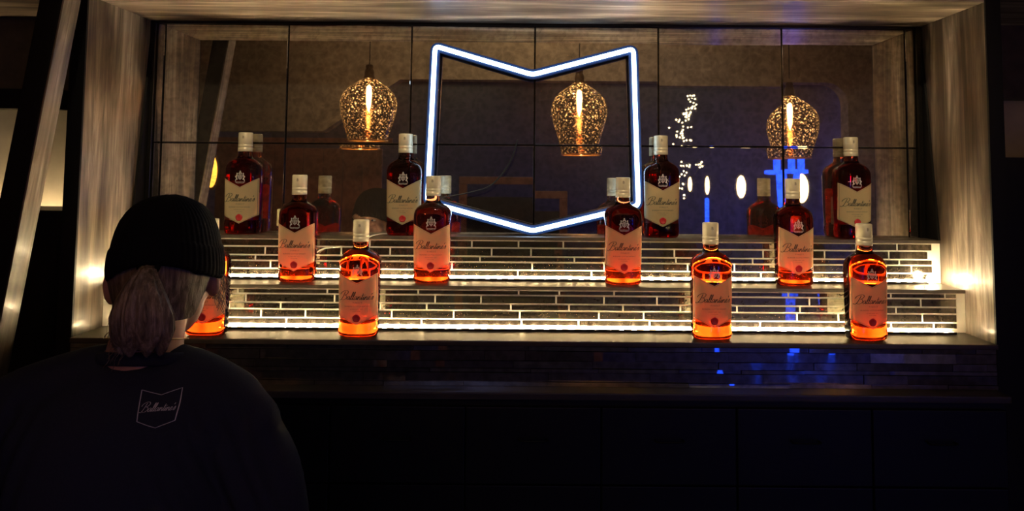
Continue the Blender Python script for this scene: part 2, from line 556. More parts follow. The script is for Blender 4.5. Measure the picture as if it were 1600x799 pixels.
for k in range(7):
    xa = -JX + 0.005 + dw * k
    d = box_obj('drawer', (xa + 0.002, xa + dw - 0.002, 1.812, 1.83, 0.90, 1.070), M['black_cabinet'], ctr, 0.002)
    V, F = tube(smooth_path([(xa + dw / 2 - 0.03, 1.813, 1.000), (xa + dw / 2 - 0.028, 1.796, 1.000), (xa + dw / 2 + 0.028, 1.796, 1.000), (xa + dw / 2 + 0.03, 1.813, 1.000)], 4), 0.0022, 8)
    from_py('drawer_handle', V, F, M['black_paint'], d, True)
    d = box_obj('door', (xa + 0.002, xa + dw - 0.002, 1.812, 1.83, 0.10, 0.896), M['black_cabinet'], ctr, 0.002)
    V, F = tube([(xa + dw - 0.03, 1.796, 0.72), (xa + dw - 0.03, 1.796, 0.84)], 0.004, 8)
    from_py('door_handle', V, F, M['black_paint'], d, True)

# LED strips at the foot of each riser
def led(y, z, label):
    t = thing('led_strip', label, 'light strip', (0, y, z))
    box_obj('backing_tape', (-1.055, 1.055, -0.004, 0.004, 0.0, 0.0015), M['cable_white'], t)
    box_obj('added_shield_lip', (-1.055, 1.055, -0.0075, -0.0060, 0.0, 0.0056), M['black_metal'], t)  # lip added to keep the strip's light off the shelf top
    box_obj('diodes', (-1.05, 1.05, -0.003, 0.0032, 0.0015, 0.0055), M['led'], t)
    return t
led(YR1 - 0.016, Z1, 'warm white light strip glowing along the back of the lowest shelf')
led(YR2 - 0.0115, Z2, 'warm white light strip glowing along the back of the middle step')

M['led_clump'] = emit_mat('warm_led_clump', (1.0, 0.78, 0.45), 170.0)
for x, lab in ((-1.02, 'blazing clump of rolled light strip at the left end of the middle step'),
               (1.045, 'blazing clump of rolled light strip at the right end of the middle step')):
    t = thing('light_strip_coil', lab, 'light strip', (x, 2.062, Z2 + 0.001))
    V, F = tube([(0.013 * (1 - k / 44) * math.cos(k * 0.55), 0.0, 0.0145 + 0.013 * (1 - k / 44) * math.sin(k * 0.55)) for k in range(36)], 0.0011, 6, False, (3.5, 1.0))
    from_py('rolled_strip', V, F, M['led_clump'], t, True)
    box_obj('clip', (-0.004, 0.004, -0.005, 0.005, 0.0, 0.002), M['cable_white'], t)

# ================================================================ chevron neon sign
sign = thing('neon_sign', 'blue-white neon outline of a notched shield on the mirror', 'neon sign', (0, 2.14, 1.70))
pts = [(-0.281, 1.957), (-0.010, 1.879), (0.270, 1.954), (0.283, 1.520), (-0.006, 1.449), (-0.295, 1.526)]
def rounded(pts, r, k=5):
    out = []
    n = len(pts)
    for i in range(n):
        p = Vector((pts[i][0], 0, pts[i][1] - 1.70))
        a = Vector((pts[i - 1][0], 0, pts[i - 1][1] - 1.70))
        b = Vector((pts[(i + 1) % n][0], 0, pts[(i + 1) % n][1] - 1.70))
        d1, d2 = (a - p).normalized(), (b - p).normalized()
        p1, p2 = p + d1 * r, p + d2 * r
        for j in range(k + 1):
            t = j / k
            out.append(p1 * (1 - t) ** 2 + p * 2 * t * (1 - t) + p2 * t * t)
    return out
path = rounded(pts, 0.014)
V, F = tube([p + Vector((0, -0.010, 0)) for p in path], 0.0062, 10, True)
from_py('neon_tube', V, F, M['neon'], sign, True)
n = len(path)
Vc, Fc = [], []
for i, p in enumerate(path):
    t = (path[(i + 1) % n] - path[i - 1]).normalized()
    s = Vector((t.z, 0, -t.x))
    for off, y in ((-0.0135, -0.007), (-0.0095, -0.0075), (0.0095, -0.0075), (0.0135, -0.007), (0.0135, 0.012), (-0.0135, 0.012)):
        Vc.append(p + s * off + Vector((0, y, 0)))
for i in range(n):
    j = (i + 1) % n
    for k in range(6):
        l = (k + 1) % 6
        Fc.append((i * 6 + k, i * 6 + l, j * 6 + l, j * 6 + k))
from_py('casing', Vc, Fc, M['neon_casing'], sign)
for px, pz in ((-0.288, 1.80), (0.276, 1.80), (-0.15, 1.915), (0.13, 1.915)):
    V, F = tube([(px, 0.010, pz - 1.70), (px, 0.032, pz - 1.70)], 0.006, 10)
    from_py('standoff', V, F, M['black_metal'], sign)

def cable(name, pts, r, m, label):
    P = smooth_path(pts, 8)
    V, F = tube(P, r, 7)
    o = from_py(name, V, F, m, None, True)
    return tag(o, label, 'cable')
cable('sign_cable', [(-0.05, 2.160, 1.70), (-0.07, 2.158, 1.64), (-0.12, 2.155, 1.575), (-0.19, 2.155, 1.55), (-0.27, 2.150, 1.535)], 0.0016,
      M['cable_black'], 'thin black cable drooping inside the neon shield')
cable('feed_cable', [(-0.395, 2.13, Z3 + 0.003), (-0.42, 2.10, Z3 + 0.004), (-0.445, 2.088, Z3 - 0.004), (-0.455, 2.084, Z3 - 0.03), (-0.462, 2.085, Z2 + 0.02)],
      0.0018, M['cable_white'], 'short white cable hanging over the top step edge beside the second top bottle')
cable('strip_cable', [(-0.52, 2.09, 1.405), (-0.56, 2.080, 1.402), (-0.585, 2.074, 1.385), (-0.60, 2.07, 1.35), (-0.60, 2.085, Z2 + 0.006)],
      0.0018, M['cable_white'], 'white cable looping down behind the leftmost middle bottles to the light strip')

# ================================================================ lettering drawn with pen strokes
def script_strokes():
    """flowing hand for the bottle name; unit = height of the small letters"""
    G = {
        'B': (1.75, [[(-0.75, 1.5), (-0.55, 2.1), (0.0, 2.55), (0.8, 2.75), (1.45, 2.55), (1.6, 2.05), (1.2, 1.55), (0.6, 1.35)],
                     [(0.6, 1.35), (1.25, 1.25), (1.6, 0.85), (1.45, 0.3), (0.9, -0.05), (0.3, -0.05), (-0.1, 0.2)],
                     [(0.65, 2.45), (0.45, 1.5), (0.2, 0.5), (-0.05, -0.05), (-0.45, -0.25), (-0.7, 0.0)]]),
        'a': (1.15, [[(0.9, 0.85), (0.6, 1.0), (0.2, 0.75), (0.05, 0.3), (0.25, 0.0), (0.6, 0.2), (0.9, 0.85)], [(0.92, 0.95), (0.85, 0.25), (0.95, 0.0), (1.2, 0.2)]]),
        'l': (0.58, [[(0, 0.2), (0.4, 1.2), (0.5, 2.1), (0.35, 2.35), (0.2, 1.6), (0.17, 0.4), (0.35, 0.0), (0.62, 0.2)]]),
        'n': (1.08, [[(0, 0.2), (0.2, 0.95), (0.2, 0.5), (0.18, 0.0)], [(0.2, 0.4), (0.48, 0.92), (0.72, 0.88), (0.75, 0.35), (0.85, 0.0), (1.12, 0.2)]]),
        't': (0.62, [[(0, 0.2), (0.3, 1.0), (0.36, 1.9)], [(0.34, 1.6), (0.26, 0.3), (0.4, 0.0), (0.65, 0.2)], [(0.0, 1.22), (0.85, 1.32)]]),
        'i': (0.52, [[(0, 0.2), (0.25, 0.95), (0.2, 0.3), (0.33, 0.0), (0.55, 0.2)], [(0.33, 1.42), (0.38, 1.52)]]),
        'e': (0.78, [[(0, 0.25), (0.4, 0.45), (0.58, 0.8), (0.36, 1.0), (0.1, 0.65), (0.12, 0.2), (0.4, 0.0), (0.8, 0.25)]]),
        "'": (0.25, [[(0.12, 2.0), (0.0, 1.55)]]),
        's': (0.62, [[(0, 0.2), (0.35, 1.05), (0.5, 0.5), (0.38, 0.05), (0.05, 0.08)]]),
    }
    out, x = [], 0.0
    for ch in "Ballantine's":
        adv, st = G[ch]
        for s in st:
            out.append([(x + a + 0.32 * b, b) for a, b in s])
        x += adv
    return out, x

def ribbon_set(strokes, scale, width, mapper, sub=4, origin=(0, 0), vscale=1.0):
    V, F = [], []
    for s in strokes:
        P = smooth_path([(a * scale + origin[0], 0, b * scale * vscale + origin[1]) for a, b in s], sub)
        m = len(P)
        base = len(V)
        for i, p in enumerate(P):
            t = (P[min(i + 1, m - 1)] - P[max(i - 1, 0)]).normalized()
            nn = Vector((-t.z, 0, t.x))
            wd = width * (0.55 + 0.75 * abs(t.z))          # thick downstrokes
            V.append(mapper(p.x + nn.x * wd / 2, p.z + nn.z * wd / 2))
            V.append(mapper(p.x - nn.x * wd / 2, p.z - nn.z * wd / 2))
        for i in range(m - 1):
            F.append((base + 2 * i, base + 2 * i + 1, base + 2 * i + 3, base + 2 * i + 2))
    return V, F

def poly_fill(poly, mapper, d=0.0):
    return [mapper(x, z) for x, z in poly], [tuple(range(len(poly)))]

def print_text(body, size, center, mapper, spread=1.0):
    c = bpy.data.curves.new('small_print', 'FONT')
    c.body = body
    c.size = size
    c.align_x = 'CENTER'
    c.resolution_u = 1
    c.space_character = spread
    o = bpy.data.objects.new('small_print', c)
    COL.objects.link(o)
    dg = bpy.context.evaluated_depsgraph_get()
    me = bpy.data.meshes.new_from_object(o.evaluated_get(dg))
    V = [mapper(v.co.x + center[0], v.co.y + center[1]) for v in me.vertices]
    F = [tuple(p.vertices) for p in me.polygons]
    bpy.data.objects.remove(o)
    bpy.data.curves.remove(c)
    bpy.data.meshes.remove(me)
    return V, F

# ================================================================ whisky bottles
BH = 0.277
PROF = [  # z, half width, half depth, squareness
    (0.0000, 0.0390, 0.0240, 3.2), (0.0015, 0.0430, 0.0275, 3.2), (0.0050, 0.0462, 0.0300, 3.2), (0.0120, 0.0476, 0.0312, 3.1),
    (0.0260, 0.0480, 0.0316, 3.1), (0.0330, 0.0470, 0.0308, 3.0), (0.0420, 0.0468, 0.0306, 3.0), (0.0700, 0.0474, 0.0312, 3.0),
    (0.1100, 0.0484, 0.0320, 3.0), (0.1500, 0.0492, 0.0326, 3.0), (0.1700, 0.0494, 0.0328, 3.0), (0.1790, 0.0488, 0.0324, 2.9),
    (0.1870, 0.0462, 0.0306, 2.8), (0.1940, 0.0412, 0.0280, 2.6), (0.1990, 0.0345, 0.0250, 2.4), (0.2030, 0.0272, 0.0222, 2.2),
    (0.2070, 0.0215, 0.0198, 2.05), (0.2110, 0.0190, 0.0188, 2.0), (0.2180, 0.0182, 0.0182, 2.0), (0.2230, 0.0178, 0.0178, 2.0), (0.2350, 0.0172, 0.0172, 2.0)]
def sup_ring(z, hw, hd, n, seg=56):
    out = []
    for i in range(seg):
        a = 2 * PI * i / seg
        c, s = math.cos(a), math.sin(a)
        out.append(Vector((hw * math.copysign(abs(c) ** (2 / n), c), hd * math.copysign(abs(s) ** (2 / n), s), z)))
    return out
def section(z):
    for k in range(len(PROF) - 1):
        if PROF[k][0] <= z <= PROF[k + 1][0]:
            t = (z - PROF[k][0]) / (PROF[k + 1][0] - PROF[k][0])
            return [PROF[k][j] * (1 - t) + PROF[k + 1][j] * t for j in (1, 2, 3)]
    return PROF[-1][1:]
def on_bottle(off, side=-1):
    def f(x, z):
        hw, hd, n = section(z)
        u = max(-0.985, min(0.985, x / hw))
        y = hd * (1 - abs(u) ** n) ** (1 / n)
        gx = abs(u) ** (n - 1) / hw * (1 if u >= 0 else -1)
        gy = (y / hd) ** (n - 1) / hd
        g = Vector((gx, side * gy, 0)).normalized()
        return Vector((u * hw, side * y, z)) + g * off
    return f

def glass_mat(name, absorb, density, rough=0.0):
    m = bpy.data.materials.new(name)
    m.use_nodes = True
    nt = m.node_tree
    P = nt.nodes['Principled BSDF']
    P.inputs['Transmission Weight'].default_value = 1.0
    P.inputs['Roughness'].default_value = rough
    P.inputs['IOR'].default_value = 1.42
    v = coords(nt)
    f = noise(nt, v, 8, 2)
    c = mixc(nt, f, (0.97, 0.96, 0.95), (1, 1, 1))
    nt.links.new(c, P.inputs['Base Color'])
    nt.links.new(bump(nt, noise(nt, v, 35, 2), 0.12, 0.0008), P.inputs['Normal'])
    va = nt.nodes.new('ShaderNodeVolumeAbsorption')
    va.inputs[0].default_value = (*absorb, 1)
    va.inputs[1].default_value = density
    nt.links.new(va.outputs[0], nt.nodes['Material Output'].inputs['Volume'])
    return m
M['whisky'] = glass_mat('whisky_in_clear_glass', (0.90, 0.40, 0.0), 100.0)

def paper(name, color, trans, tcol):
    m, nt, N, L, P = mat(name)
    f = noise(nt, coords(nt), 60, 3)
    c = mixc(nt, f, tuple(x * 0.95 for x in color), color)
    L.new(c, P.inputs['Base Color'])
    P.inputs['Roughness'].default_value = 0.75
    P.inputs['Specular IOR Level'].default_value = 0.15
    tr = nt.nodes.new('ShaderNodeBsdfTranslucent')
    tr.inputs[0].default_value = (*tcol, 1)
    mx = nt.nodes.new('ShaderNodeMixShader')
    mx.inputs[0].default_value = trans
    L.new(P.outputs[0], mx.inputs[1]); L.new(tr.outputs[0], mx.inputs[2])
    L.new(mx.outputs[0], nt.nodes['Material Output'].inputs[0])
    return m
M['label'] = paper('cream_label_paper', (0.84, 0.72, 0.40), 0.5, (0.98, 0.66, 0.22))
M['back_label'] = paper('pale_back_label_paper', (0.80, 0.78, 0.60), 0.35, (0.9, 0.8, 0.65))
M['ink'] = simple('dark_green_ink', (0.012, 0.018, 0.014), 0.5)
M['ink_pale'] = simple('grey_brown_ink', (0.20, 0.15, 0.10), 0.5)
M['seal'] = simple('red_seal', (0.55, 0.028, 0.03), 0.4)
M['silver'] = simple('silver_print', (0.62, 0.60, 0.55), 0.4, metal=0.2)
M['cap'] = simple('champagne_cap_metal', (0.80, 0.71, 0.47), 0.36, metal=0.12, var=0.05, coat=0.3)

def label_sheet(xmax, zb, zt, mapper, nx=36, nz=14):
    V, F = [], []
    for i in range(nx + 1):
        x = -xmax + 2 * xmax * i / nx
        a, b = zb(x), zt(x)
        for j in range(nz + 1):
            V.append(mapper(x, a + (b - a) * j / nz))
    for i in range(nx):
        for j in range(nz):
            k = i * (nz + 1) + j
            F.append((k, k + nz + 1, k + nz + 2, k + 1))
    return V, F

def crest_shapes(cx, cz, s, mapper):
    parts = []
    ci = lambda x, z, r, n=8: poly_fill([(cx + s * (x + r * math.cos(2 * PI * i / n)), cz + s * (z + r * math.sin(2 * PI * i / n))) for i in range(n)], mapper)
    sh = [(-0.42, 0.35), (0.0, 0.42), (0.42, 0.35), (0.40, -0.15), (0.0, -0.6), (-0.40, -0.15)]
    ring = sh + [sh[0]]
    parts.append(ribbon_set([ring], s, 0.09 * s, mapper, 1, (cx, cz)))
    parts.append(ribbon_set([[(0, 0.42), (0, -0.6)], [(-0.42, 0.0), (0.42, 0.0)]], s, 0.08 * s, mapper, 1, (cx, cz)))
    for x, z, r in ((-0.2, 0.2, 0.1), (0.2, 0.2, 0.1), (-0.17, -0.2, 0.09), (0.17, -0.2, 0.09)):
        parts.append(ci(x, z, r))
    for m in (-1, 1):     # supporters rearing on both sides
        parts.append(ribbon_set([[(m * 0.95, -0.8), (m * 0.75, -0.3), (m * 0.8, 0.2), (m * 0.62, 0.55), (m * 0.72, 0.85)],
                                 [(m * 0.78, 0.15), (m * 0.5, 0.28)], [(m * 0.76, -0.2), (m * 0.55, -0.55)], [(m * 0.72, 0.85), (m * 0.52, 0.72)],
                                 [(m * 0.85, -0.1), (m * 1.0, 0.15)]], s, 0.15 * s, mapper, 3, (cx, cz)))
    parts.append(ribbon_set([[(-0.3, 0.6), (-0.2, 0.95), (0.0, 0.72), (0.2, 0.95), (0.3, 0.6)], [(-0.3, 0.55), (0.3, 0.55)],
                             [(0, 0.9), (0, 1.35)], [(-0.2, 1.15), (0.2, 1.15)]], s, 0.13 * s, mapper, 2, (cx, cz)))
    parts.append(ribbon_set([[(-1.05, -0.95), (-0.5, -1.08), (0.0, -1.0), (0.5, -1.08), (1.05, -0.95)],
                             [(-0.9, -1.2), (-0.4, -1.3), (0.0, -1.22), (0.4, -1.3), (0.9, -1.2)]], s, 0.12 * s, mapper, 3, (cx, cz)))
    return join_vf(parts)

def make_bottle():
    t = thing('whisky_bottle', 'bottle', 'bottle', (0, 0, 0))
    V, F = ring_loft([sup_ring(*p) for p in PROF])
    g = from_py('glass_body', V, F, M['whisky'], t, True)
    # cap: lathe with two turned grooves and a skirt line
    cp = [(0.0005, BH), (0.0165, BH), (0.0185, BH - 0.0008), (0.0193, BH - 0.0030), (0.0193, BH - 0.0180), (0.0193, BH - 0.0320), (0.0188, BH - 0.0326), (0.0188, BH - 0.0336),
          (0.0194, BH - 0.0342), (0.0194, BH - 0.0400), (0.0189, BH - 0.0405), (0.0189, BH - 0.0413), (0.0195, BH - 0.0418), (0.0195, BH - 0.0520), (0.0190, BH - 0.0526), (0.0181, BH - 0.0526)]
    V, F = ring_loft(lathe(cp, 40), False)
    c = from_py('cap', V, F, M['cap'], t, True)
    c['label'] = 'pale champagne metal screw cap'
    V, F = print_text('B', 0.011, (0, BH - 0.017), lambda x, z: Vector((x, -math.sqrt(0.01965 ** 2 - x * x), z)))
    from_py('cap_mark', V, F, M['ink_pale'], c)
    # front label: notched shield wrapping the front
    mp = on_bottle(0.0005)
    XM = 0.0466
    zt = lambda x: 0.1275 + 0.0245 * abs(x) / XM
    zb = lambda x: 0.0290 + 0.0230 * abs(x) / XM
    V, F = label_sheet(XM, zb, zt, mp, 44, 16)
    lab = from_py('front_label', V, F, M['label'], t, True)
    lab['label'] = 'cream notched shield label with flowing dark lettering'
    mi = on_bottle(0.0010)
    st, wd = script_strokes()
    sc_ = 0.0740 / wd
    V, F = ribbon_set(st, sc_, 0.0011, mi, 4, (-0.0370, 0.0890), 1.08)
    from_py('lettering', V, F, M['ink'], lab)
    parts = [print_text('FINEST', 0.0052, (0.002, 0.0800), mi, 1.5), print_text('BLENDED SCOTCH WHISKY', 0.0042, (0, 0.0720), mi, 1.1),
             print_text('ESTABLISHED 1827', 0.0028, (0, 0.0655), mi, 1.3), print_text('SCOTLAND', 0.0028, (0, 0.0605), mi, 1.3)]
    V, F = join_vf(parts)
    from_py('small_print', V, F, M['ink_pale'], lab)
    top = [(-0.044 + 0.088 * i / 30, zt(-0.044 + 0.088 * i / 30) - 0.0024) for i in range(31)]
    low = [(0.044 - 0.088 * i / 30, zb(0.044 - 0.088 * i / 30) + 0.0020) for i in range(31)]
    V, F = ribbon_set([top + low + [top[0]]], 1.0, 0.0005, mi, 1)
    from_py('label_border', V, F, M['ink_pale'], lab)
    ms = on_bottle(0.0014)
    V, F = [], []
    N_ = 28
    for rr, zz in ((0.0, 0.0005), (0.006, 0.0005), (0.0068, 0.0009), (0.0086, 0.0009), (0.0093, 0.0)):
        for i in range(N_):
            a = 2 * PI * i / N_
            wob = 1 + 0.03 * math.sin(5 * a)
            p = ms(rr * wob * math.cos(a), 0.0455 + rr * wob * math.sin(a))
            p.y -= zz
            V.append(p)
    for k in range(4):
        for i in range(N_):
            j = (i + 1) % N_
            F.append((k * N_ + i, k * N_ + j, (k + 1) * N_ + j, (k + 1) * N_ + i))
    s_ = from_py('seal', V, F, M['seal'], lab, True)
    s_['label'] = 'round red seal'
    mc = on_bottle(0.0008)
    V, F = crest_shapes(0.0, 0.1545, 0.0128, mc)
    cr = from_py('crest', V, F, M['silver'], t)
    cr['label'] = 'silver printed coat of arms'
    # back label
    mb = on_bottle(0.0005, 1)
    V, F = label_sheet(0.036, lambda x: 0.035, lambda x: 0.112, mb, 24, 8)
    bl = from_py('back_label', V, F, M['back_label'], t, True)
    mb2 = on_bottle(0.0010, 1)
    flip = lambda x, z: mb2(-x, z)
    parts = [crest_shapes(0.0, 0.0960, 0.0095, flip), print_text("BALLANTINE'S", 0.0075, (0, 0.074), flip)]
    for q in range(5):
        parts.append(print_text('BLENDED SCOTCH WHISKY', 0.0034, (0, 0.067 - 0.006 * q), flip))
    V, F = join_vf(parts)
    from_py('back_print', V, F, M['ink_pale'], bl)
    return t

bot = make_bottle()
spots = [
    (-0.800, 2.135, Z3, 1, 'Ballan', 'bottle in cream-labelled dark glass on the top step, furthest left'),
    (-0.358, 2.135, Z3, 0, '', 'dark cream-labelled bottle on the top step just left of the neon shield'),
    (0.345, 2.130, Z3, 0, '', 'dark cream-labelled bottle on the top step just right of the neon shield'),
    (0.870, 2.135, Z3, 3, '', 'dark cream-labelled bottle on the top step nearest the right wall'),
    (-0.620, 2.045, Z2, 0, '', 'amber bottle on the middle step, leftmost of that row'),
    (-0.268, 2.045, Z2, 0, '', 'amber bottle on the middle step in front of the lower left neon corner'),
    (0.231, 2.045, Z2, 0, '', 'amber bottle on the middle step in front of the lower right neon corner'),
    (0.678, 2.045, Z2, 5, '', 'amber bottle on the middle step, rightmost of that row'),
    (-0.790, 1.900, Z1, 0, '', 'glowing amber bottle on the lowest shelf, partly behind the person in the beanie'),
    (-0.423, 1.900, Z1, 0, '', 'glowing amber bottle on the lowest shelf, standing alone left of centre'),
    (0.428, 1.900, Z1, 2, '', 'glowing amber bottle on the lowest shelf, standing alone right of centre'),
    (0.802, 1.900, Z1, 6, '', 'glowing amber bottle on the lowest shelf nearest the right wall'),
]
for i, (x, y, z, a, _, lab) in enumerate(spots):
    o = bot if i == 0 else copy_tree(bot)
    o.location = (x, y, z + 0.0004)
    o.rotation_euler = (0, 0, math.radians(a))
    o['label'] = lab if i else 'dark cream-labelled bottle on the top step, furthest to the left'
    o['group'] = ['whisky bottles on the top step', 'whisky bottles on the middle step', 'whisky bottles on the lowest shelf'][i // 4]

# ================================================================ pendant lamps behind the camera (seen in the mirror)
def speckled_glass():
    m = bpy.data.materials.new('amber_crackled_glass')
    m.use_nodes = True
    nt = m.node_tree
    nt.nodes.clear()
    out = nt.nodes.new('ShaderNodeOutputMaterial')
    v = coords(nt)
    n1 = noise(nt, v, 85, 3, 0.75, 0.4)
    n2 = noise(nt, v, 130, 2, 0.6)
    mask = ramp(nt, n1, [(0.575, (0, 0, 0)), (0.66, (1, 1, 1))])
    g = nt.nodes.new('ShaderNodeBsdfGlossy'); g.inputs[0].default_value = (0.60, 0.42, 0.27, 1); g.inputs[1].default_value = 0.12
    tr = nt.nodes.new('ShaderNodeBsdfTransparent'); tr.inputs[0].default_value = (0.34, 0.21, 0.12, 1)
    a = nt.nodes.new('ShaderNodeMixShader'); a.inputs[0].default_value = 0.68
    nt.links.new(g.outputs[0], a.inputs[1]); nt.links.new(tr.outputs[0], a.inputs[2])
    tl = nt.nodes.new('ShaderNodeBsdfTranslucent'); tl.inputs[0].default_value = (1.0, 0.78, 0.55, 1)
    b = nt.nodes.new('ShaderNodeMixShader')
    nt.links.new(mask, b.inputs[0]); nt.links.new(a.outputs[0], b.inputs[1]); nt.links.new(tl.outputs[0], b.inputs[2])
    nt.links.new(b.outputs[0], out.inputs[0])
    return m
M['crackle'] = speckled_glass()
M['bulb'] = emit_mat('filament_glow', (1.0, 0.70, 0.38), BULB_POWER)
def make_pendant():
    t = thing('pendant_lamp', 'x', 'lamp')
    # origin at the rim centre
    prof = [(0.118, 0.0), (0.121, 0.003), (0.129, 0.04), (0.141, 0.08), (0.154, 0.12), (0.165, 0.16), (0.172, 0.20), (0.173, 0.23), (0.167, 0.262), (0.152, 0.292), (0.130, 0.318), (0.104, 0.340), (0.078, 0.357), (0.055, 0.371), (0.037, 0.384), (0.026, 0.397)]
    inner = [(r - 0.004, z) for r, z in prof][::-1]
    V, F = ring_loft(lathe(prof, 56), False)
    from_py('glass_shade', V, F, M['crackle'], t, True)
    V, F = tube([(0.1195 * math.cos(2 * PI * i / 48), 0.1195 * math.sin(2 * PI * i / 48), 0.0) for i in range(48)], 0.004, 8, True)
    from_py('shade_rim', V, F, simple('amber_rim_glass', (0.75, 0.38, 0.10), 0.2, spec=0.8), t, True)
    V, F = ring_loft(lathe([(0.006, 0.475), (0.022, 0.470), (0.024, 0.455), (0.020, 0.448), (0.026, 0.440), (0.030, 0.42), (0.030, 0.400), (0.036, 0.392), (0.036, 0.384), (0.010, 0.380)], 24))
    from_py('lamp_holder', V, F, M['brass'], t, True)
    V, F = ring_loft(lathe([(0.013, 0.372), (0.015, 0.36), (0.024, 0.33), (0.028, 0.29), (0.026, 0.21), (0.018, 0.17), (0.004, 0.160)], 20))
    gm = bpy.data.materials.new('clear_bulb_glass'); gm.use_nodes = True
    ng = gm.node_tree; ng.nodes.clear()
    oo = ng.nodes.new('ShaderNodeOutputMaterial'); tt = ng.nodes.new('ShaderNodeBsdfTransparent'); gg = ng.nodes.new('ShaderNodeBsdfGlossy'); mm = ng.nodes.new('ShaderNodeMixShader')
    gg.inputs[1].default_value = 0.05; mm.inputs[0].default_value = 0.08; tt.inputs[0].default_value = (1, 0.9, 0.75, 1)
    ng.links.new(tt.outputs[0], mm.inputs[1]); ng.links.new(gg.outputs[0], mm.inputs[2]); ng.links.new(mm.outputs[0], oo.inputs[0])
    b = from_py('bulb', V, F, gm, t, True)
    V, F = ring_loft(lathe([(0.002, 0.345), (0.014, 0.335), (0.017, 0.29), (0.013, 0.22), (0.002, 0.180)], 12))
    from_py('filament', V, F, M['bulb'], b, True)
    V, F = tube([(0, 0, 0.47), (0.0, 0, 0.75), (0, 0, 1.19)], 0.0035, 8)
    from_py('cord', V, F, M['cable_black'], t, True)
    V, F = ring_loft(lathe([(0.05, 1.21), (0.05, 1.19), (0.03, 1.175), (0.006, 1.17)], 24))
    from_py('ceiling_rose', V, F, M['brass'], t, True)
    return t
pen = make_pendant()
for i, (x, z, lab) in enumerate(((-1.03, 1.805, 'amber speckled glass pendant reflected left of the neon shield'),
                                 (0.268, 1.785, 'amber speckled glass pendant reflected inside the neon shield'),
                                 (1.565, 1.715, 'amber speckled glass pendant reflected at the right beside blue lights'))):
    o = pen if i == 0 else copy_tree(pen)
    o.location = (x, -0.405, z)
    for ch in o.children:
        if ch.name.startswith('ceiling_rose'):
            ch.location = (0, 0, 3.0 - z - 1.21)
        if ch.name.startswith('cord'):
            ch.scale = (1, 1, (3.0 - z - 0.03) / 1.19)
    o['label'] = lab
    o['group'] = 'amber pendant lamps'

# ================================================================ the dark room seen in the mirror
M['blue_glow'] = emit_mat('blue_lit_emission', (0.01, 0.06, 1.0), 5.0)
M['warm_glow'] = emit_mat('warm_wall_lamp_glow', (1.0, 0.72, 0.38), 14.0)
M['orange_glow'] = emit_mat('orange_lamp_glow', (1.0, 0.42, 0.05), 5.0)
M['fairy'] = emit_mat('fairy_light_glow', (1.0, 0.85, 0.5), 22.0)
def V2W(px, py, V):
    """a point seen in the mirror: pixel of the frame and distance along y of its mirror image -> place in the room"""
    f = 1209.0
    th, ro = math.radians(4.0), math.radians(0.45)
    Fv = Vector((0, math.cos(th), math.sin(th))); U = Vector((0, -math.sin(th), math.cos(th))); R = Vector((1, 0, 0))
    R2 = R * math.cos(ro) + U * math.sin(ro); U2 = U * math.cos(ro) - R * math.sin(ro)
    d = Fv + R2 * ((px - 837) / f) - U2 * ((py - 190) / f)
    d = d * (V / d.y)
    return Vector((d.x, 2 * YM - V, d.z + CZ))

def sconce(p, w_, h_, m, label):
    t = thing('wall_lamp', label, 'lamp', p)
    V, F = [], []
    rings = []
    for k in range(7):
        a = PI / 2 * k / 6
        rings.append([Vector((w_ * math.cos(a) * math.cos(2 * PI * i / 28), 0.035 * math.sin(a) + 0.01, h_ * math.cos(a) * math.sin(2 * PI * i / 28))) for i in range(28)])
    V, F = ring_loft(rings)
    from_py('glowing_shade', V, F, m, t, True)
    rings = [[Vector((q * math.cos(2 * PI * i / 28) * w_, y, q * math.sin(2 * PI * i / 28) * h_)) for i in range(28)] for q, y in ((1.12, -0.02), (1.15, -0.01), (1.15, 0.006), (1.02, 0.012))]
    V, F = ring_loft(rings)
    from_py('lamp_backplate', V, F, M['brass'], t, True)
    return t
for px, py, V_, w_, h_, m, lab in (
        (1161, 292, 8.6, 0.05, 0.125, 'warm_glow', 'oval glowing wall lamp mirrored left of the blue lit table'),
        (1252, 296, 8.6, 0.075, 0.16, 'warm_glow', 'largest oval glowing wall lamp mirrored behind a middle bottle cap'),
        (1108, 290, 8.6, 0.022, 0.10, 'warm_glow', 'slim glowing wall lamp mirrored above a slim blue light'),
        (1081, 288, 8.6, 0.02, 0.08, 'warm_glow', 'smallest glowing wall lamp mirrored below the fairy lights'),
        (331, 268, 7.2, 0.055, 0.15, 'orange_glow', 'round orange lamp mirrored at the far left behind a bottle')):
    p = V2W(px, py, V_)
    sconce(p, w_, h_, M[m], lab)

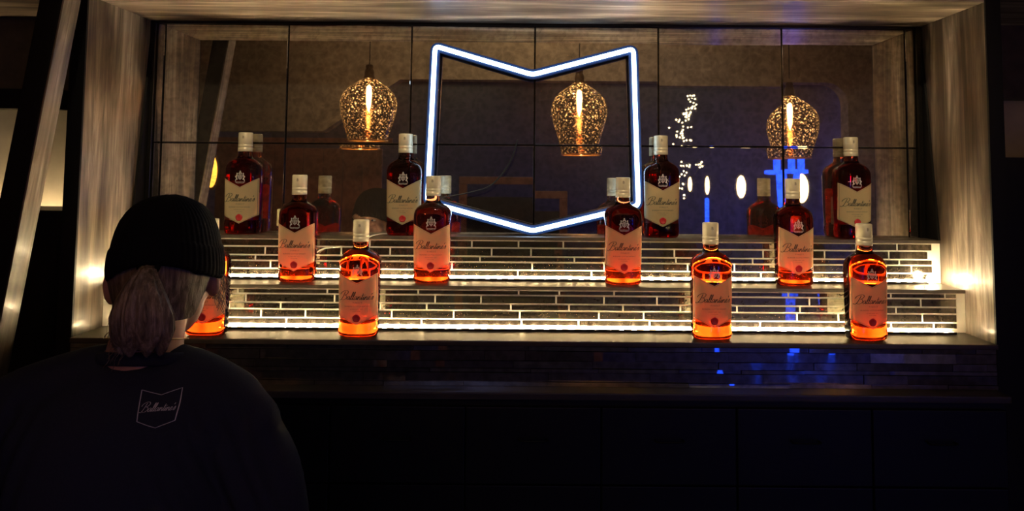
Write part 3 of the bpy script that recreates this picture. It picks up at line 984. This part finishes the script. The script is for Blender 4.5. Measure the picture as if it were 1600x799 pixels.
# blue-lit shapes built as bar table and column; emission stands in for the light
p = V2W(1230, 270, 8.2)
t = thing('bar_table', 'bar table with blue glowing top and legs reflected under the right pendant', 'table', (p.x, p.y, 0))
zt_ = p.z
V, F = ring_loft(lathe([(0.18, zt_ - 0.02), (0.21, zt_ - 0.015), (0.21, zt_ + 0.02), (0.18, zt_ + 0.025)], 32))
from_py('table_top', V, F, M['blue_glow'], t, True)
for k in range(3):
    a = 2 * PI * k / 3 + 0.4
    V, F = tube([(0.10 * math.cos(a), 0.10 * math.sin(a), zt_ - 0.02), (0.05 * math.cos(a), 0.05 * math.sin(a), zt_ - 0.4), (0.24 * math.cos(a), 0.24 * math.sin(a), 0.0)], [0.035, 0.045, 0.03], 12)
    from_py('leg', V, F, M['blue_glow'], t, True)
for k, (dx, hh) in enumerate(((-0.10, 0.16), (0.03, 0.14), (0.13, 0.20))):
    V, F = ring_loft(lathe([(0.03, 0), (0.036, 0.01), (0.036, hh * 0.7), (0.02, hh * 0.85), (0.014, hh)], 16, (p.x + dx, p.y + 0.05, zt_ + 0.0255)))
    o = from_py('glowing_bottle', V, F, M['blue_glow'], None, True)
    tag(o, ['blue lit bottle at the left of the glowing table top', 'blue lit bottle near the middle of the glowing table', 'tallest blue lit bottle on the glowing table'][k], 'bottle', 'blue lit bottles')
p = V2W(1108, 330, 8.4)
V, F = ring_loft(lathe([(0.03, 0.0), (0.03, 0.01), (0.022, 0.02), (0.022, p.z + 0.13), (0.01, p.z + 0.14)], 16, (p.x, p.y, 0)))
tag(from_py('light_column', V, F, M['blue_glow'], None, True), 'slim blue light column reflected above the right lone amber bottle', 'lamp')

# fairy lights hanging in a curl
rnd = random.Random(3)
curl = [(1062, 140), (1075, 150), (1070, 165), (1062, 172), (1066, 180), (1058, 190), (1052, 200), (1060, 206), (1048, 214)]
cp_ = smooth_path([V2W(a, b, 8.0) for a, b in curl], 8)
t = thing('fairy_lights', 'curling string of tiny warm lights reflected above the top bottle', 'string lights', cp_[0])
V, F = tube([p - cp_[0] for p in cp_], 0.004, 5)
from_py('wire', V, F, M['cable_black'], t)
bmx = bmesh.new(); bmesh.ops.create_icosphere(bmx, subdivisions=1, radius=0.007)
b0 = from_bm('light_bulb', bmx, M['fairy'], t, True)
for k in range(58):
    b = b0 if k == 0 else b0.copy()
    if k:
        COL.objects.link(b)
    q = cp_[int(k / 58 * (len(cp_) - 1))] - cp_[0]
    s = 0.05 if k > 25 else 0.03
    b.location = q + Vector((rnd.gauss(0, s), rnd.gauss(0, s), rnd.gauss(0, s * 0.8)))
p0 = V2W(1085, 262, 8.0)
t2_ = thing('fairy_light_cluster', 'loose cluster of tiny warm lights reflected beside the right top bottle', 'string lights', p0)
V, F = tube(smooth_path([(-0.1, 0, 0.06), (0.0, 0.02, 0.03), (0.1, 0, 0.05), (0.0, 0, -0.1), (-0.12, 0, -0.25)], 6), 0.003, 5)
from_py('wire', V, F, M['cable_black'], t2_)
for k in range(30):
    b = b0.copy(); COL.objects.link(b); b.parent = t2_
    if k < 14: b.location = (rnd.uniform(-0.12, 0.12), rnd.gauss(0, 0.03), rnd.uniform(0.0, 0.06))
    else: b.location = (-0.10 + rnd.gauss(0, 0.035), rnd.gauss(0, 0.03), rnd.uniform(-0.32, -0.03))

# red-brown wooden booth and partition
pa, pb, pc = V2W(718, 279, 7.4), V2W(882, 292, 7.4), V2W(876, 335, 7.4)
t = thing('wooden_booth', 'red-brown wooden booth frame reflected low inside the neon shield', 'booth', (0, pa.y, 0))
box_obj('top_rail', (pa.x, pb.x, -0.04, 0.04, pb.z, pa.z), M['red_wood'], t, 0.006)
for x in (pa.x, pb.x - 0.075):
    box_obj('post', (x, x + 0.075, -0.035, 0.035, 0, pb.z), M['red_wood'], t, 0.005)
box_obj('back_panel', (pa.x + 0.075, pb.x - 0.075, -0.01, 0.01, 0.15, pb.z - 0.12), M['black_paint'], t)
box_obj('seat', (pa.x, pb.x, -0.50, -0.04, 0.40, 0.46), M['red_wood'], t, 0.01)
t = thing('wooden_partition', 'dark red-brown boarded partition reflected behind the left top bottles', 'partition', (0, -3.2, 0))
for k in range(9):
    box_obj('board', (-3.1 + 0.19 * k, -2.915 + 0.19 * k, -0.02, 0.02, 0, 1.95), M['red_wood'], t, 0.004)

# ================================================================ the person
def solid(parts, name, m, parent, voxel, smooth_it=8, fac=0.5):
    V, F = join_vf(parts)
    o = from_py(name, V, F, m, parent, True)
    rm = o.modifiers.new('remesh', 'REMESH'); rm.mode = 'VOXEL'; rm.voxel_size = voxel; rm.use_smooth_shade = True
    sm = o.modifiers.new('smooth', 'SMOOTH'); sm.iterations = smooth_it; sm.factor = fac
    dg = bpy.context.evaluated_depsgraph_get()
    me = bpy.data.meshes.new_from_object(o.evaluated_get(dg))
    o.modifiers.clear()
    o.data = me
    me.polygons.foreach_set('use_smooth', [True] * len(me.polygons))
    return o
def ell(c, r, rot=None, seg=24, rg=14):
    rings = []
    for k in range(rg + 1):
        a = -PI / 2 + PI * (0.02 + 0.96 * k / rg)
        ring = [Vector((r[0] * math.cos(a) * math.cos(2 * PI * i / seg), r[1] * math.cos(a) * math.sin(2 * PI * i / seg), r[2] * math.sin(a))) for i in range(seg)]
        if rot is not None:
            ring = [rot @ p for p in ring]
        rings.append([p + Vector(c) for p in ring])
    return ring_loft(rings)
def limb(pts, rads, seg=18, flat=None):
    pts = [Vector(p) for p in pts]
    P = smooth_path(pts, 5)
    R = []
    for i in range(len(rads) - 1):
        for j in range(5):
            t = j / 5
            R.append(rads[i] * (1 - t) + rads[i + 1] * t)
    R.append(rads[-1])
    e0 = P[0] - (P[1] - P[0]).normalized() * R[0] * 0.5
    e1 = P[-1] + (P[-1] - P[-2]).normalized() * R[-1] * 0.5
    return tube([e0] + P + [e1], [R[0] * 0.45] + R + [R[-1] * 0.45], seg, False, flat)
def sections(rows, seg=36, n=2.3):
    """stack of ovals: z, centre x, centre y, half width, half depth"""
    rings = []
    for z, cx, cy_, hw, hd in rows:
        rings.append([p + Vector((cx, cy_, 0)) for p in sup_ring(z, hw, hd, n, seg)])
    return ring_loft(rings)

PX, PY = -0.66, 1.30
person = thing('person', 'person seen from behind in black beanie and dark t-shirt, blond ponytail', 'person', (PX, PY, 0))
M['skin'] = simple('skin', (0.50, 0.27, 0.19), 0.5, var=0.08, scale=30)
M['hair'] = None
m, nt, N, L, P = mat('ash_blond_hair')
f = noise(nt, coords(nt, (130, 130, 7)), 1.0, 6, 0.7, 0.4)
L.new(ramp(nt, f, [(0.3, (0.05, 0.036, 0.025)), (0.5, (0.20, 0.15, 0.11)), (0.7, (0.46, 0.37, 0.30))]), P.inputs['Base Color'])
P.inputs['Roughness'].default_value = 0.42
L.new(bump(nt, f, 0.8, 0.002), P.inputs['Normal'])
M['hair'] = m
M['shirt'] = simple('navy_black_cotton', (0.024, 0.027, 0.045), 0.9, spec=0.2, var=0.2, scale=300, bmp=0.2)
M['beanie'] = simple('black_knit_wool', (0.006, 0.006, 0.008), 0.95, spec=0.15, var=0.3, scale=200, bmp=0.3)
M['trousers'] = simple('black_denim', (0.012, 0.013, 0.018), 0.85, spec=0.2, var=0.2, scale=200)
M['shoe'] = simple('black_shoe_leather', (0.015, 0.015, 0.015), 0.4)

yaw = math.radians(13)
HR = Matrix.Rotation(yaw, 3, 'Z') @ Matrix.Rotation(math.radians(-4), 3, 'Y')
HC = Vector((0.045, 0.0, 1.435))             # centre of the head, in the person's own coordinates
def H(p): return HR @ Vector(p) + HC
body = []
# skull, jaw, nose, brow, lips, chin, ears (front of the face is +y)
body.append(ell(H((0, -0.004, 0.018)), (0.074, 0.094, 0.090), HR))
body.append(ell(H((0, 0.030, -0.045)), (0.056, 0.062, 0.068), HR))
body.append(ell(H((0, 0.074, -0.094)), (0.024, 0.018, 0.018), HR))
body.append(limb([H((0, 0.088, 0.012)), H((0, 0.100, -0.012)), H((0, 0.110, -0.030))], [0.006, 0.008, 0.011], 10))
for s in (-1, 1):
    body.append(ell(H((s * 0.010, 0.101, -0.032)), (0.007, 0.009, 0.007), HR, 12, 8))
    body.append(limb([H((s * 0.012, 0.088, 0.022)), H((s * 0.034, 0.084, 0.026)), H((s * 0.054, 0.068, 0.018))], [0.007, 0.008, 0.006], 8))
    body.append(ell(H((s * 0.036, 0.052, -0.034)), (0.028, 0.026, 0.030), HR, 14, 10))
    er = HR @ Matrix.Rotation(math.radians(s * 22), 3, 'Z')
    body.append(ell(H((s * 0.077, -0.008, -0.016)), (0.0115, 0.019, 0.031), er, 14, 10))
    body.append(ell(H((s * 0.072, 0.002, -0.038)), (0.007, 0.009, 0.012), er, 12, 8))
body.append(ell(H((0, 0.090, -0.056)), (0.022, 0.009, 0.0055), HR, 14, 8))
body.append(ell(H((0, 0.088, -0.067)), (0.019, 0.009, 0.006), HR, 14, 8))
# neck, shoulders, trunk
body.append(limb([(0.045, -0.020, 1.42), (0.040, -0.028, 1.36), (0.032, -0.030, 1.30), (0.02, -0.02, 1.24)], [0.052, 0.053, 0.058, 0.075]))
body.append(limb([(-0.165, -0.01, 1.205), (-0.08, -0.02, 1.245), (0.02, -0.025, 1.270), (0.11, -0.02, 1.245), (0.175, -0.01, 1.200)], [0.034, 0.042, 0.046, 0.042, 0.034]))
body.append(sections([(0.80, 0, 0, 0.145, 0.095), (0.88, 0, 0, 0.150, 0.105), (0.98, 0, 0, 0.128, 0.092), (1.08, 0, 0, 0.140, 0.100), (1.18, 0, 0, 0.155, 0.105), (1.235, 0.0, -0.01, 0.135, 0.085), (1.27, 0.01, -0.02, 0.09, 0.06)]))
# arms hang and reach slightly forward; each hand with palm, four fingers and thumb
def hand(wr, d, s):
    """wr wrist, d direction of the fingers, s side (+1 right)"""
    out = []
    d = Vector(d).normalized()
    side = Vector((0, 1, 0)) - d * d.y                 # towards the thumb
    side.normalize()
    nrm = d.cross(side).normalized() * (1 if s > 0 else -1)   # towards the back of the hand
    inn = -Vector((s, 0, 0)); inn = (inn - d * inn.dot(d)).normalized()
    palm_c = wr + d * 0.045
    rotm = Matrix((side, inn, d)).transposed()
    out.append(ell(palm_c, (0.040, 0.015, 0.050), rotm, 20, 12))
    for k, (o_, ln) in enumerate(((0.028, 0.072), (0.010, 0.080), (-0.009, 0.074), (-0.027, 0.058))):
        b = wr + d * 0.080 + side * o_
        p1 = b + d * ln * 0.42 + inn * 0.006
        p2 = p1 + (d * 0.85 + inn * 0.5).normalized() * ln * 0.32
        p3 = p2 + (d * 0.6 + inn * 0.8).normalized() * ln * 0.26
        out.append(limb([b - d * 0.02, p1, p2, p3], [0.0088, 0.0082, 0.0075, 0.0062], 10))
    b = wr + d * 0.022 + side * 0.030
    out.append(limb([b, b + d * 0.03 + side * 0.020 + inn * 0.008, b + d * 0.055 + side * 0.026 + inn * 0.018], [0.0115, 0.0095, 0.0078], 10))
    return out
arms = {1: [(0.178, -0.005, 1.20), (0.210, 0.0, 1.10), (0.230, 0.01, 0.98), (0.235, 0.075, 0.87), (0.230, 0.13, 0.775)],
        -1: [(-0.205, -0.005, 1.22), (-0.245, 0.0, 1.11), (-0.265, 0.01, 0.985), (-0.27, 0.075, 0.87), (-0.265, 0.13, 0.775)]}
for s in (1, -1):
    body.append(limb(arms[s], [0.040, 0.042, 0.038, 0.036, 0.025], 16))
    a = arms[s]
    d = (Vector(a[4]) - Vector(a[3])).normalized()
    body += hand(Vector(a[4]) + d * 0.005, d, s)
    body.append(limb([(s * 0.085, 0, 0.86), (s * 0.092, 0.01, 0.66), (s * 0.095, 0.015, 0.46), (s * 0.095, -0.01, 0.28), (s * 0.095, -0.01, 0.07)], [0.085, 0.075, 0.052, 0.052, 0.034], 16))
    body.append(limb([(s * 0.095, -0.03, 0.045), (s * 0.10, 0.06, 0.035), (s * 0.105, 0.15, 0.026)], [0.032, 0.030, 0.022], 12))
for s in (-1, 1):      # lids around the eyes
    for zz, dz in ((0.0115, 0.002), (-0.0060, -0.001)):
        body.append(limb([H((s * 0.017, 0.081, zz - dz)), H((s * 0.030, 0.0835, zz)), H((s * 0.044, 0.074, zz - dz))], [0.0045, 0.0050, 0.0045], 8))
bd = solid(body, 'body', M['skin'], person, 0.0042, 9)
eye_m = simple('eye', (0.75, 0.73, 0.70), 0.15, var=0.02)
iris_m = simple('iris', (0.05, 0.07, 0.10), 0.2)
for s in (-1, 1):
    V, F = ell(H((s * 0.030, 0.0735, 0.003)), (0.0125, 0.010, 0.0080), HR, 16, 10)
    e = from_py('eye', V, F, eye_m, person, True)
    V, F = ell(H((s * 0.030, 0.0828, 0.003)), (0.0050, 0.0014, 0.0050), HR, 14, 8)
    from_py('iris', V, F, iris_m, e, True)

# t-shirt with loose sleeves
sh = []
sh.append(sections([(0.84, 0, 0, 0.175, 0.130), (0.92, 0, 0, 0.178, 0.132), (1.02, 0, 0, 0.176, 0.128), (1.12, 0, 0, 0.180, 0.130), (1.19, 0, -0.005, 0.180, 0.120),
                    (1.235, 0.005, -0.015, 0.155, 0.100), (1.272, 0.02, -0.02, 0.105, 0.080), (1.297, 0.035, -0.025, 0.074, 0.066)], 40, 2.5))
sh.append(limb([(-0.245, -0.01, 1.185), (-0.15, -0.02, 1.228), (-0.05, -0.028, 1.264), (0.03, -0.03, 1.278), (0.10, -0.028, 1.264), (0.16, -0.02, 1.224), (0.200, -0.01, 1.175)],
               [0.052, 0.060, 0.056, 0.050, 0.056, 0.062, 0.055], 20))
sh.append(limb([(0.178, -0.008, 1.178), (0.206, -0.004, 1.12), (0.224, 0.0, 1.06), (0.236, 0.004, 1.00)], [0.066, 0.066, 0.064, 0.066], 22))
sh.append(limb([(-0.218, -0.008, 1.178), (-0.250, -0.004, 1.13), (-0.266, 0.0, 1.06), (-0.276, 0.004, 1.00)], [0.066, 0.066, 0.064, 0.066], 22))
shirt = solid(sh, 'shirt', M['shirt'], person, 0.006, 14, 0.6)
for v in shirt.data.vertices:      # folds of loose cloth
    c = v.co
    k = min(1.0, max(0.0, (abs(c.x) - 0.06) / 0.1))
    s = 1 if c.x > 0 else -1
    fold = math.sin((c.z * 1.0 + s * c.x * 2.6) * 62 + 3 * mn.noise(Vector((c.x * 6, c.y * 6, c.z * 4)))) * 0.0045 * k * max(0, min(1, (1.27 - c.z) / 0.06))
    big = mn.noise(Vector((c.x * 8, c.y * 8, c.z * 5 + 3))) * 0.007
    v.co = c + v.normal * (fold + big * max(0, min(1, (1.29 - c.z) / 0.06)))
V, F = tube([(0.036 + 0.073 * math.cos(a), -0.022 + 0.066 * math.sin(a), 1.301 + 0.012 * math.sin(a) * -1) for a in [2 * PI * i / 40 for i in range(40)]], 0.007, 10, True, (1.0, 1.5))
from_py('collar', V, F, M['shirt'], shirt, True)
# printed emblem, laid on the cloth of the back
bvh = BVHTree.FromPolygons([v.co for v in shirt.data.vertices], [tuple(p.vertices) for p in shirt.data.polygons])
def on_back(x, z):
    hit = bvh.ray_cast(Vector((x, -1.0, z)), Vector((0, 1, 0)))
    return (hit[0] + Vector((0, -0.0012, 0))) if hit[0] is not None else Vector((x, -0.13, z))
ec = (0.092, 1.244)
E_ = [(-0.0275, 0.026), (-0.0275 + 0.0275, 0.0175), (0.0275, 0.026), (0.0255, -0.018), (0.0, -0.027), (-0.0265, -0.017), (-0.0275, 0.026)]
fine = []
for a, b in zip(E_[:-1], E_[1:]):
    for r in range(6):
        fine.append((a[0] + (b[0] - a[0]) * r / 6, a[1] + (b[1] - a[1]) * r / 6))
fine.append(E_[-1])
V1, F1 = ribbon_set([fine], 1.0, 0.0011, on_back, 1, ec)
st, wd = script_strokes()
V2, F2 = ribbon_set(st, 0.044 / wd, 0.0007, on_back, 3, (ec[0] - 0.022, ec[1] - 0.004), 1.1)
V, F = join_vf([(V1, F1), (V2, F2)])
em = from_py('shirt_emblem', V, F, simple('pale_grey_print', (0.55, 0.55, 0.58), 0.6), shirt)
em['label'] = 'small pale notched shield outline with flowing lettering'

# trousers and shoes
tr = [sections([(0.78, 0, 0, 0.150, 0.110), (0.84, 0, 0, 0.158, 0.118), (0.92, 0, 0, 0.156, 0.112), (0.97, 0, 0, 0.140, 0.102)])]
for s in (1, -1):
    tr.append(limb([(s * 0.085, 0, 0.84), (s * 0.092, 0.01, 0.66), (s * 0.095, 0.015, 0.46), (s * 0.095, -0.008, 0.28), (s * 0.095, -0.01, 0.10)], [0.098, 0.086, 0.066, 0.064, 0.056], 20))
solid(tr, 'trousers', M['trousers'], person, 0.008, 6)
for s in (1, -1):
    so = solid([limb([(s * 0.095, -0.045, 0.045), (s * 0.098, 0.03, 0.045), (s * 0.104, 0.11, 0.034), (s * 0.108, 0.17, 0.028)], [0.042, 0.044, 0.040, 0.027], 16),
                limb([(s * 0.095, -0.012, 0.05), (s * 0.095, -0.012, 0.11)], [0.046, 0.043], 14)], 'shoe', M['shoe'], person, 0.005, 4)
    for v in so.data.vertices:
        v.co.z = max(0.001, v.co.z)

# beanie: ribbed dome with turned-up cuff, tipped up at the back
BR = Matrix.Rotation(math.radians(3), 3, 'Y') @ HR @ Matrix.Rotation(math.radians(-2), 3, 'X')
BC = HC + Vector((0.007, 0.0, 0.0))
def beanie_pt(phi, r_in, z, rib, amp):
    rr = 1 + amp * math.cos(rib * phi)
    zz = z + 0.034 * math.sin(phi) ** 2 * max(0.0, min(1.0, 1.0 - z / 0.11))
    return BR @ Vector((0.0840 * r_in * rr * math.cos(phi), 0.105 * r_in * rr * math.sin(phi) - 0.010, zz)) + BC
rings = []
SEG = 240
prof = [(0.93, -0.006), (1.00, -0.008), (1.04, -0.002), (1.05, 0.012), (1.035, 0.030), (1.01, 0.042), (0.985, 0.045), (0.975, 0.048), (0.955, 0.058), (0.91, 0.074), (0.84, 0.090), (0.74, 0.104), (0.61, 0.116), (0.46, 0.124), (0.30, 0.129), (0.12, 0.132), (0.02, 0.132)]
for k, (r_, z_) in enumerate(prof):
    amp = 0.010 if k < 7 else 0.006
    rings.append([beanie_pt(2 * PI * i / SEG, r_, z_ - 0.004 + (0.0015 * mn.noise(Vector((i * 0.05, k * 0.5, 0)))), 60, amp) for i in range(SEG)])
V, F = ring_loft(rings)
bn = from_py('beanie', V, F, M['beanie'], person, True)
bn['label'] = 'black ribbed knit beanie with turned-up cuff'

# hair under the beanie, ponytail, tie, loose curls
def hair_cap():
    rings = []
    seg = 72
    for k in range(13):
        t = k / 12
        z = 0.030 - 0.105 * t
        row = []
        for i in range(seg):
            a = 2 * PI * i / seg
            # back half only hangs low; the sides end at the ears, the front stays open (under the beanie)
            back = max(0.0, -math.sin(a))
            lowest = 0.035 - 0.105 * min(1, back * 1.5)
            zz = max(z, lowest)
            taper = 1 - 0.20 * max(0, (0.0 - zz)) / 0.1
            g = 1 + 0.012 * math.sin(23 * a + 2 * math.sin(k * 0.4)) + 0.006 * math.sin(57 * a)
            row.append(H((0.0815 * taper * g * math.cos(a), (0.1005 * taper * g) * math.sin(a) - 0.004 + 0.010 * t * back, zz)))
        rings.append(row)
    return ring_loft(rings, False)
V, F = hair_cap()
hr = from_py('hair', V, F, M['hair'], person, True)
tie_p = Vector((0.072, -0.108, 1.458))
pony = [(0.070, -0.094, 1.462), (0.073, -0.114, 1.454), (0.074, -0.126, 1.436), (0.075, -0.130, 1.412), (0.076, -0.130, 1.388), (0.075, -0.126, 1.363), (0.072, -0.120, 1.342), (0.070, -0.114, 1.330)]
pw = [0.007, 0.012, 0.024, 0.036, 0.045, 0.046, 0.040, 0.028]
pd = [0.009, 0.014, 0.019, 0.023, 0.025, 0.023, 0.018, 0.010]
rings = []
SP = smooth_path(pony, 6)
for i, p in enumerate(SP):
    t = i / 6
    k = min(int(t), len(pw) - 2); u = t - k
    a_, b_ = pw[k] * (1 - u) + pw[k + 1] * u, pd[k] * (1 - u) + pd[k + 1] * u
    row = []
    for q in range(96):
        a = 2 * PI * q / 96
        g = 1 + 0.05 * math.sin(11 * a + 0.12 * i) + 0.035 * math.sin(29 * a - 0.08 * i)
        row.append(p + Vector((a_ * g * math.cos(a), b_ * g * math.sin(a), 0.006 * math.sin(7 * a) * (t / 7))))
    rings.append(row)
V, F = ring_loft(rings)
pt = from_py('ponytail', V, F, M['hair'], hr, True)
pt['label'] = 'low ash-blond ponytail'
V, F = tube([tie_p + Vector((0.014 * math.cos(a), 0.004 * math.sin(a), 0.013 * math.sin(a))) for a in [2 * PI * i / 24 for i in range(24)]], 0.0045, 8, True)
from_py('hair_tie', V, F, M['beanie'], hr, True)
rnd = random.Random(9)
parts = []
for k in range(34):       # loose curls by the right cheek
    b = H((0.080 + rnd.uniform(-0.004, 0.004), 0.012 + rnd.uniform(-0.02, 0.03), 0.018 + rnd.uniform(-0.02, 0.012)))
    P_ = [b]
    ph, R_, dr = rnd.uniform(0, 6), rnd.uniform(0.004, 0.009), rnd.uniform(0.004, 0.022)
    Lh = rnd.uniform(0.05, 0.088)
    for j in range(1, 15):
        t = j / 14
        P_.append(b + Vector((dr * t * 1.3 + R_ * t * math.cos(ph + 9 * t), R_ * math.sin(ph + 9 * t) * t - 0.004 * t, -Lh * t)))
    parts.append(tube(P_, 0.00042, 4))
for k in range(26):       # flyaway ends at the nape on the left
    b = Vector((0.040 + rnd.uniform(-0.01, 0.006), -0.11 + rnd.uniform(-0.02, 0.02), 1.36 + rnd.uniform(-0.03, 0.03)))
    P_ = [b + Vector((-0.012 * (j / 6) ** 1.5 + 0.002 * math.sin(j + k), 0.002 * math.sin(j * 1.3 + k), -0.030 * j / 6)) for j in range(7)]
    parts.append(tube(P_, 0.0004, 4))
V, F = join_vf(parts)
cu = from_py('loose_strands', V, F, M['hair'], hr, True)
cu['kind'] = 'stuff'
V, F = tube(smooth_path([(0.034 + 0.061 * math.cos(a), -0.026 + 0.061 * math.sin(a), 1.332 - 0.012 * math.sin(a)) for a in [2 * PI * i / 12 for i in range(12)]], 6, True), 0.0013, 6, True)
nl = from_py('necklace', V, F, simple('thin_gold_chain', (0.6, 0.42, 0.2), 0.3, metal=1.0), person, True)
nl['label'] = 'thin gold neck chain'
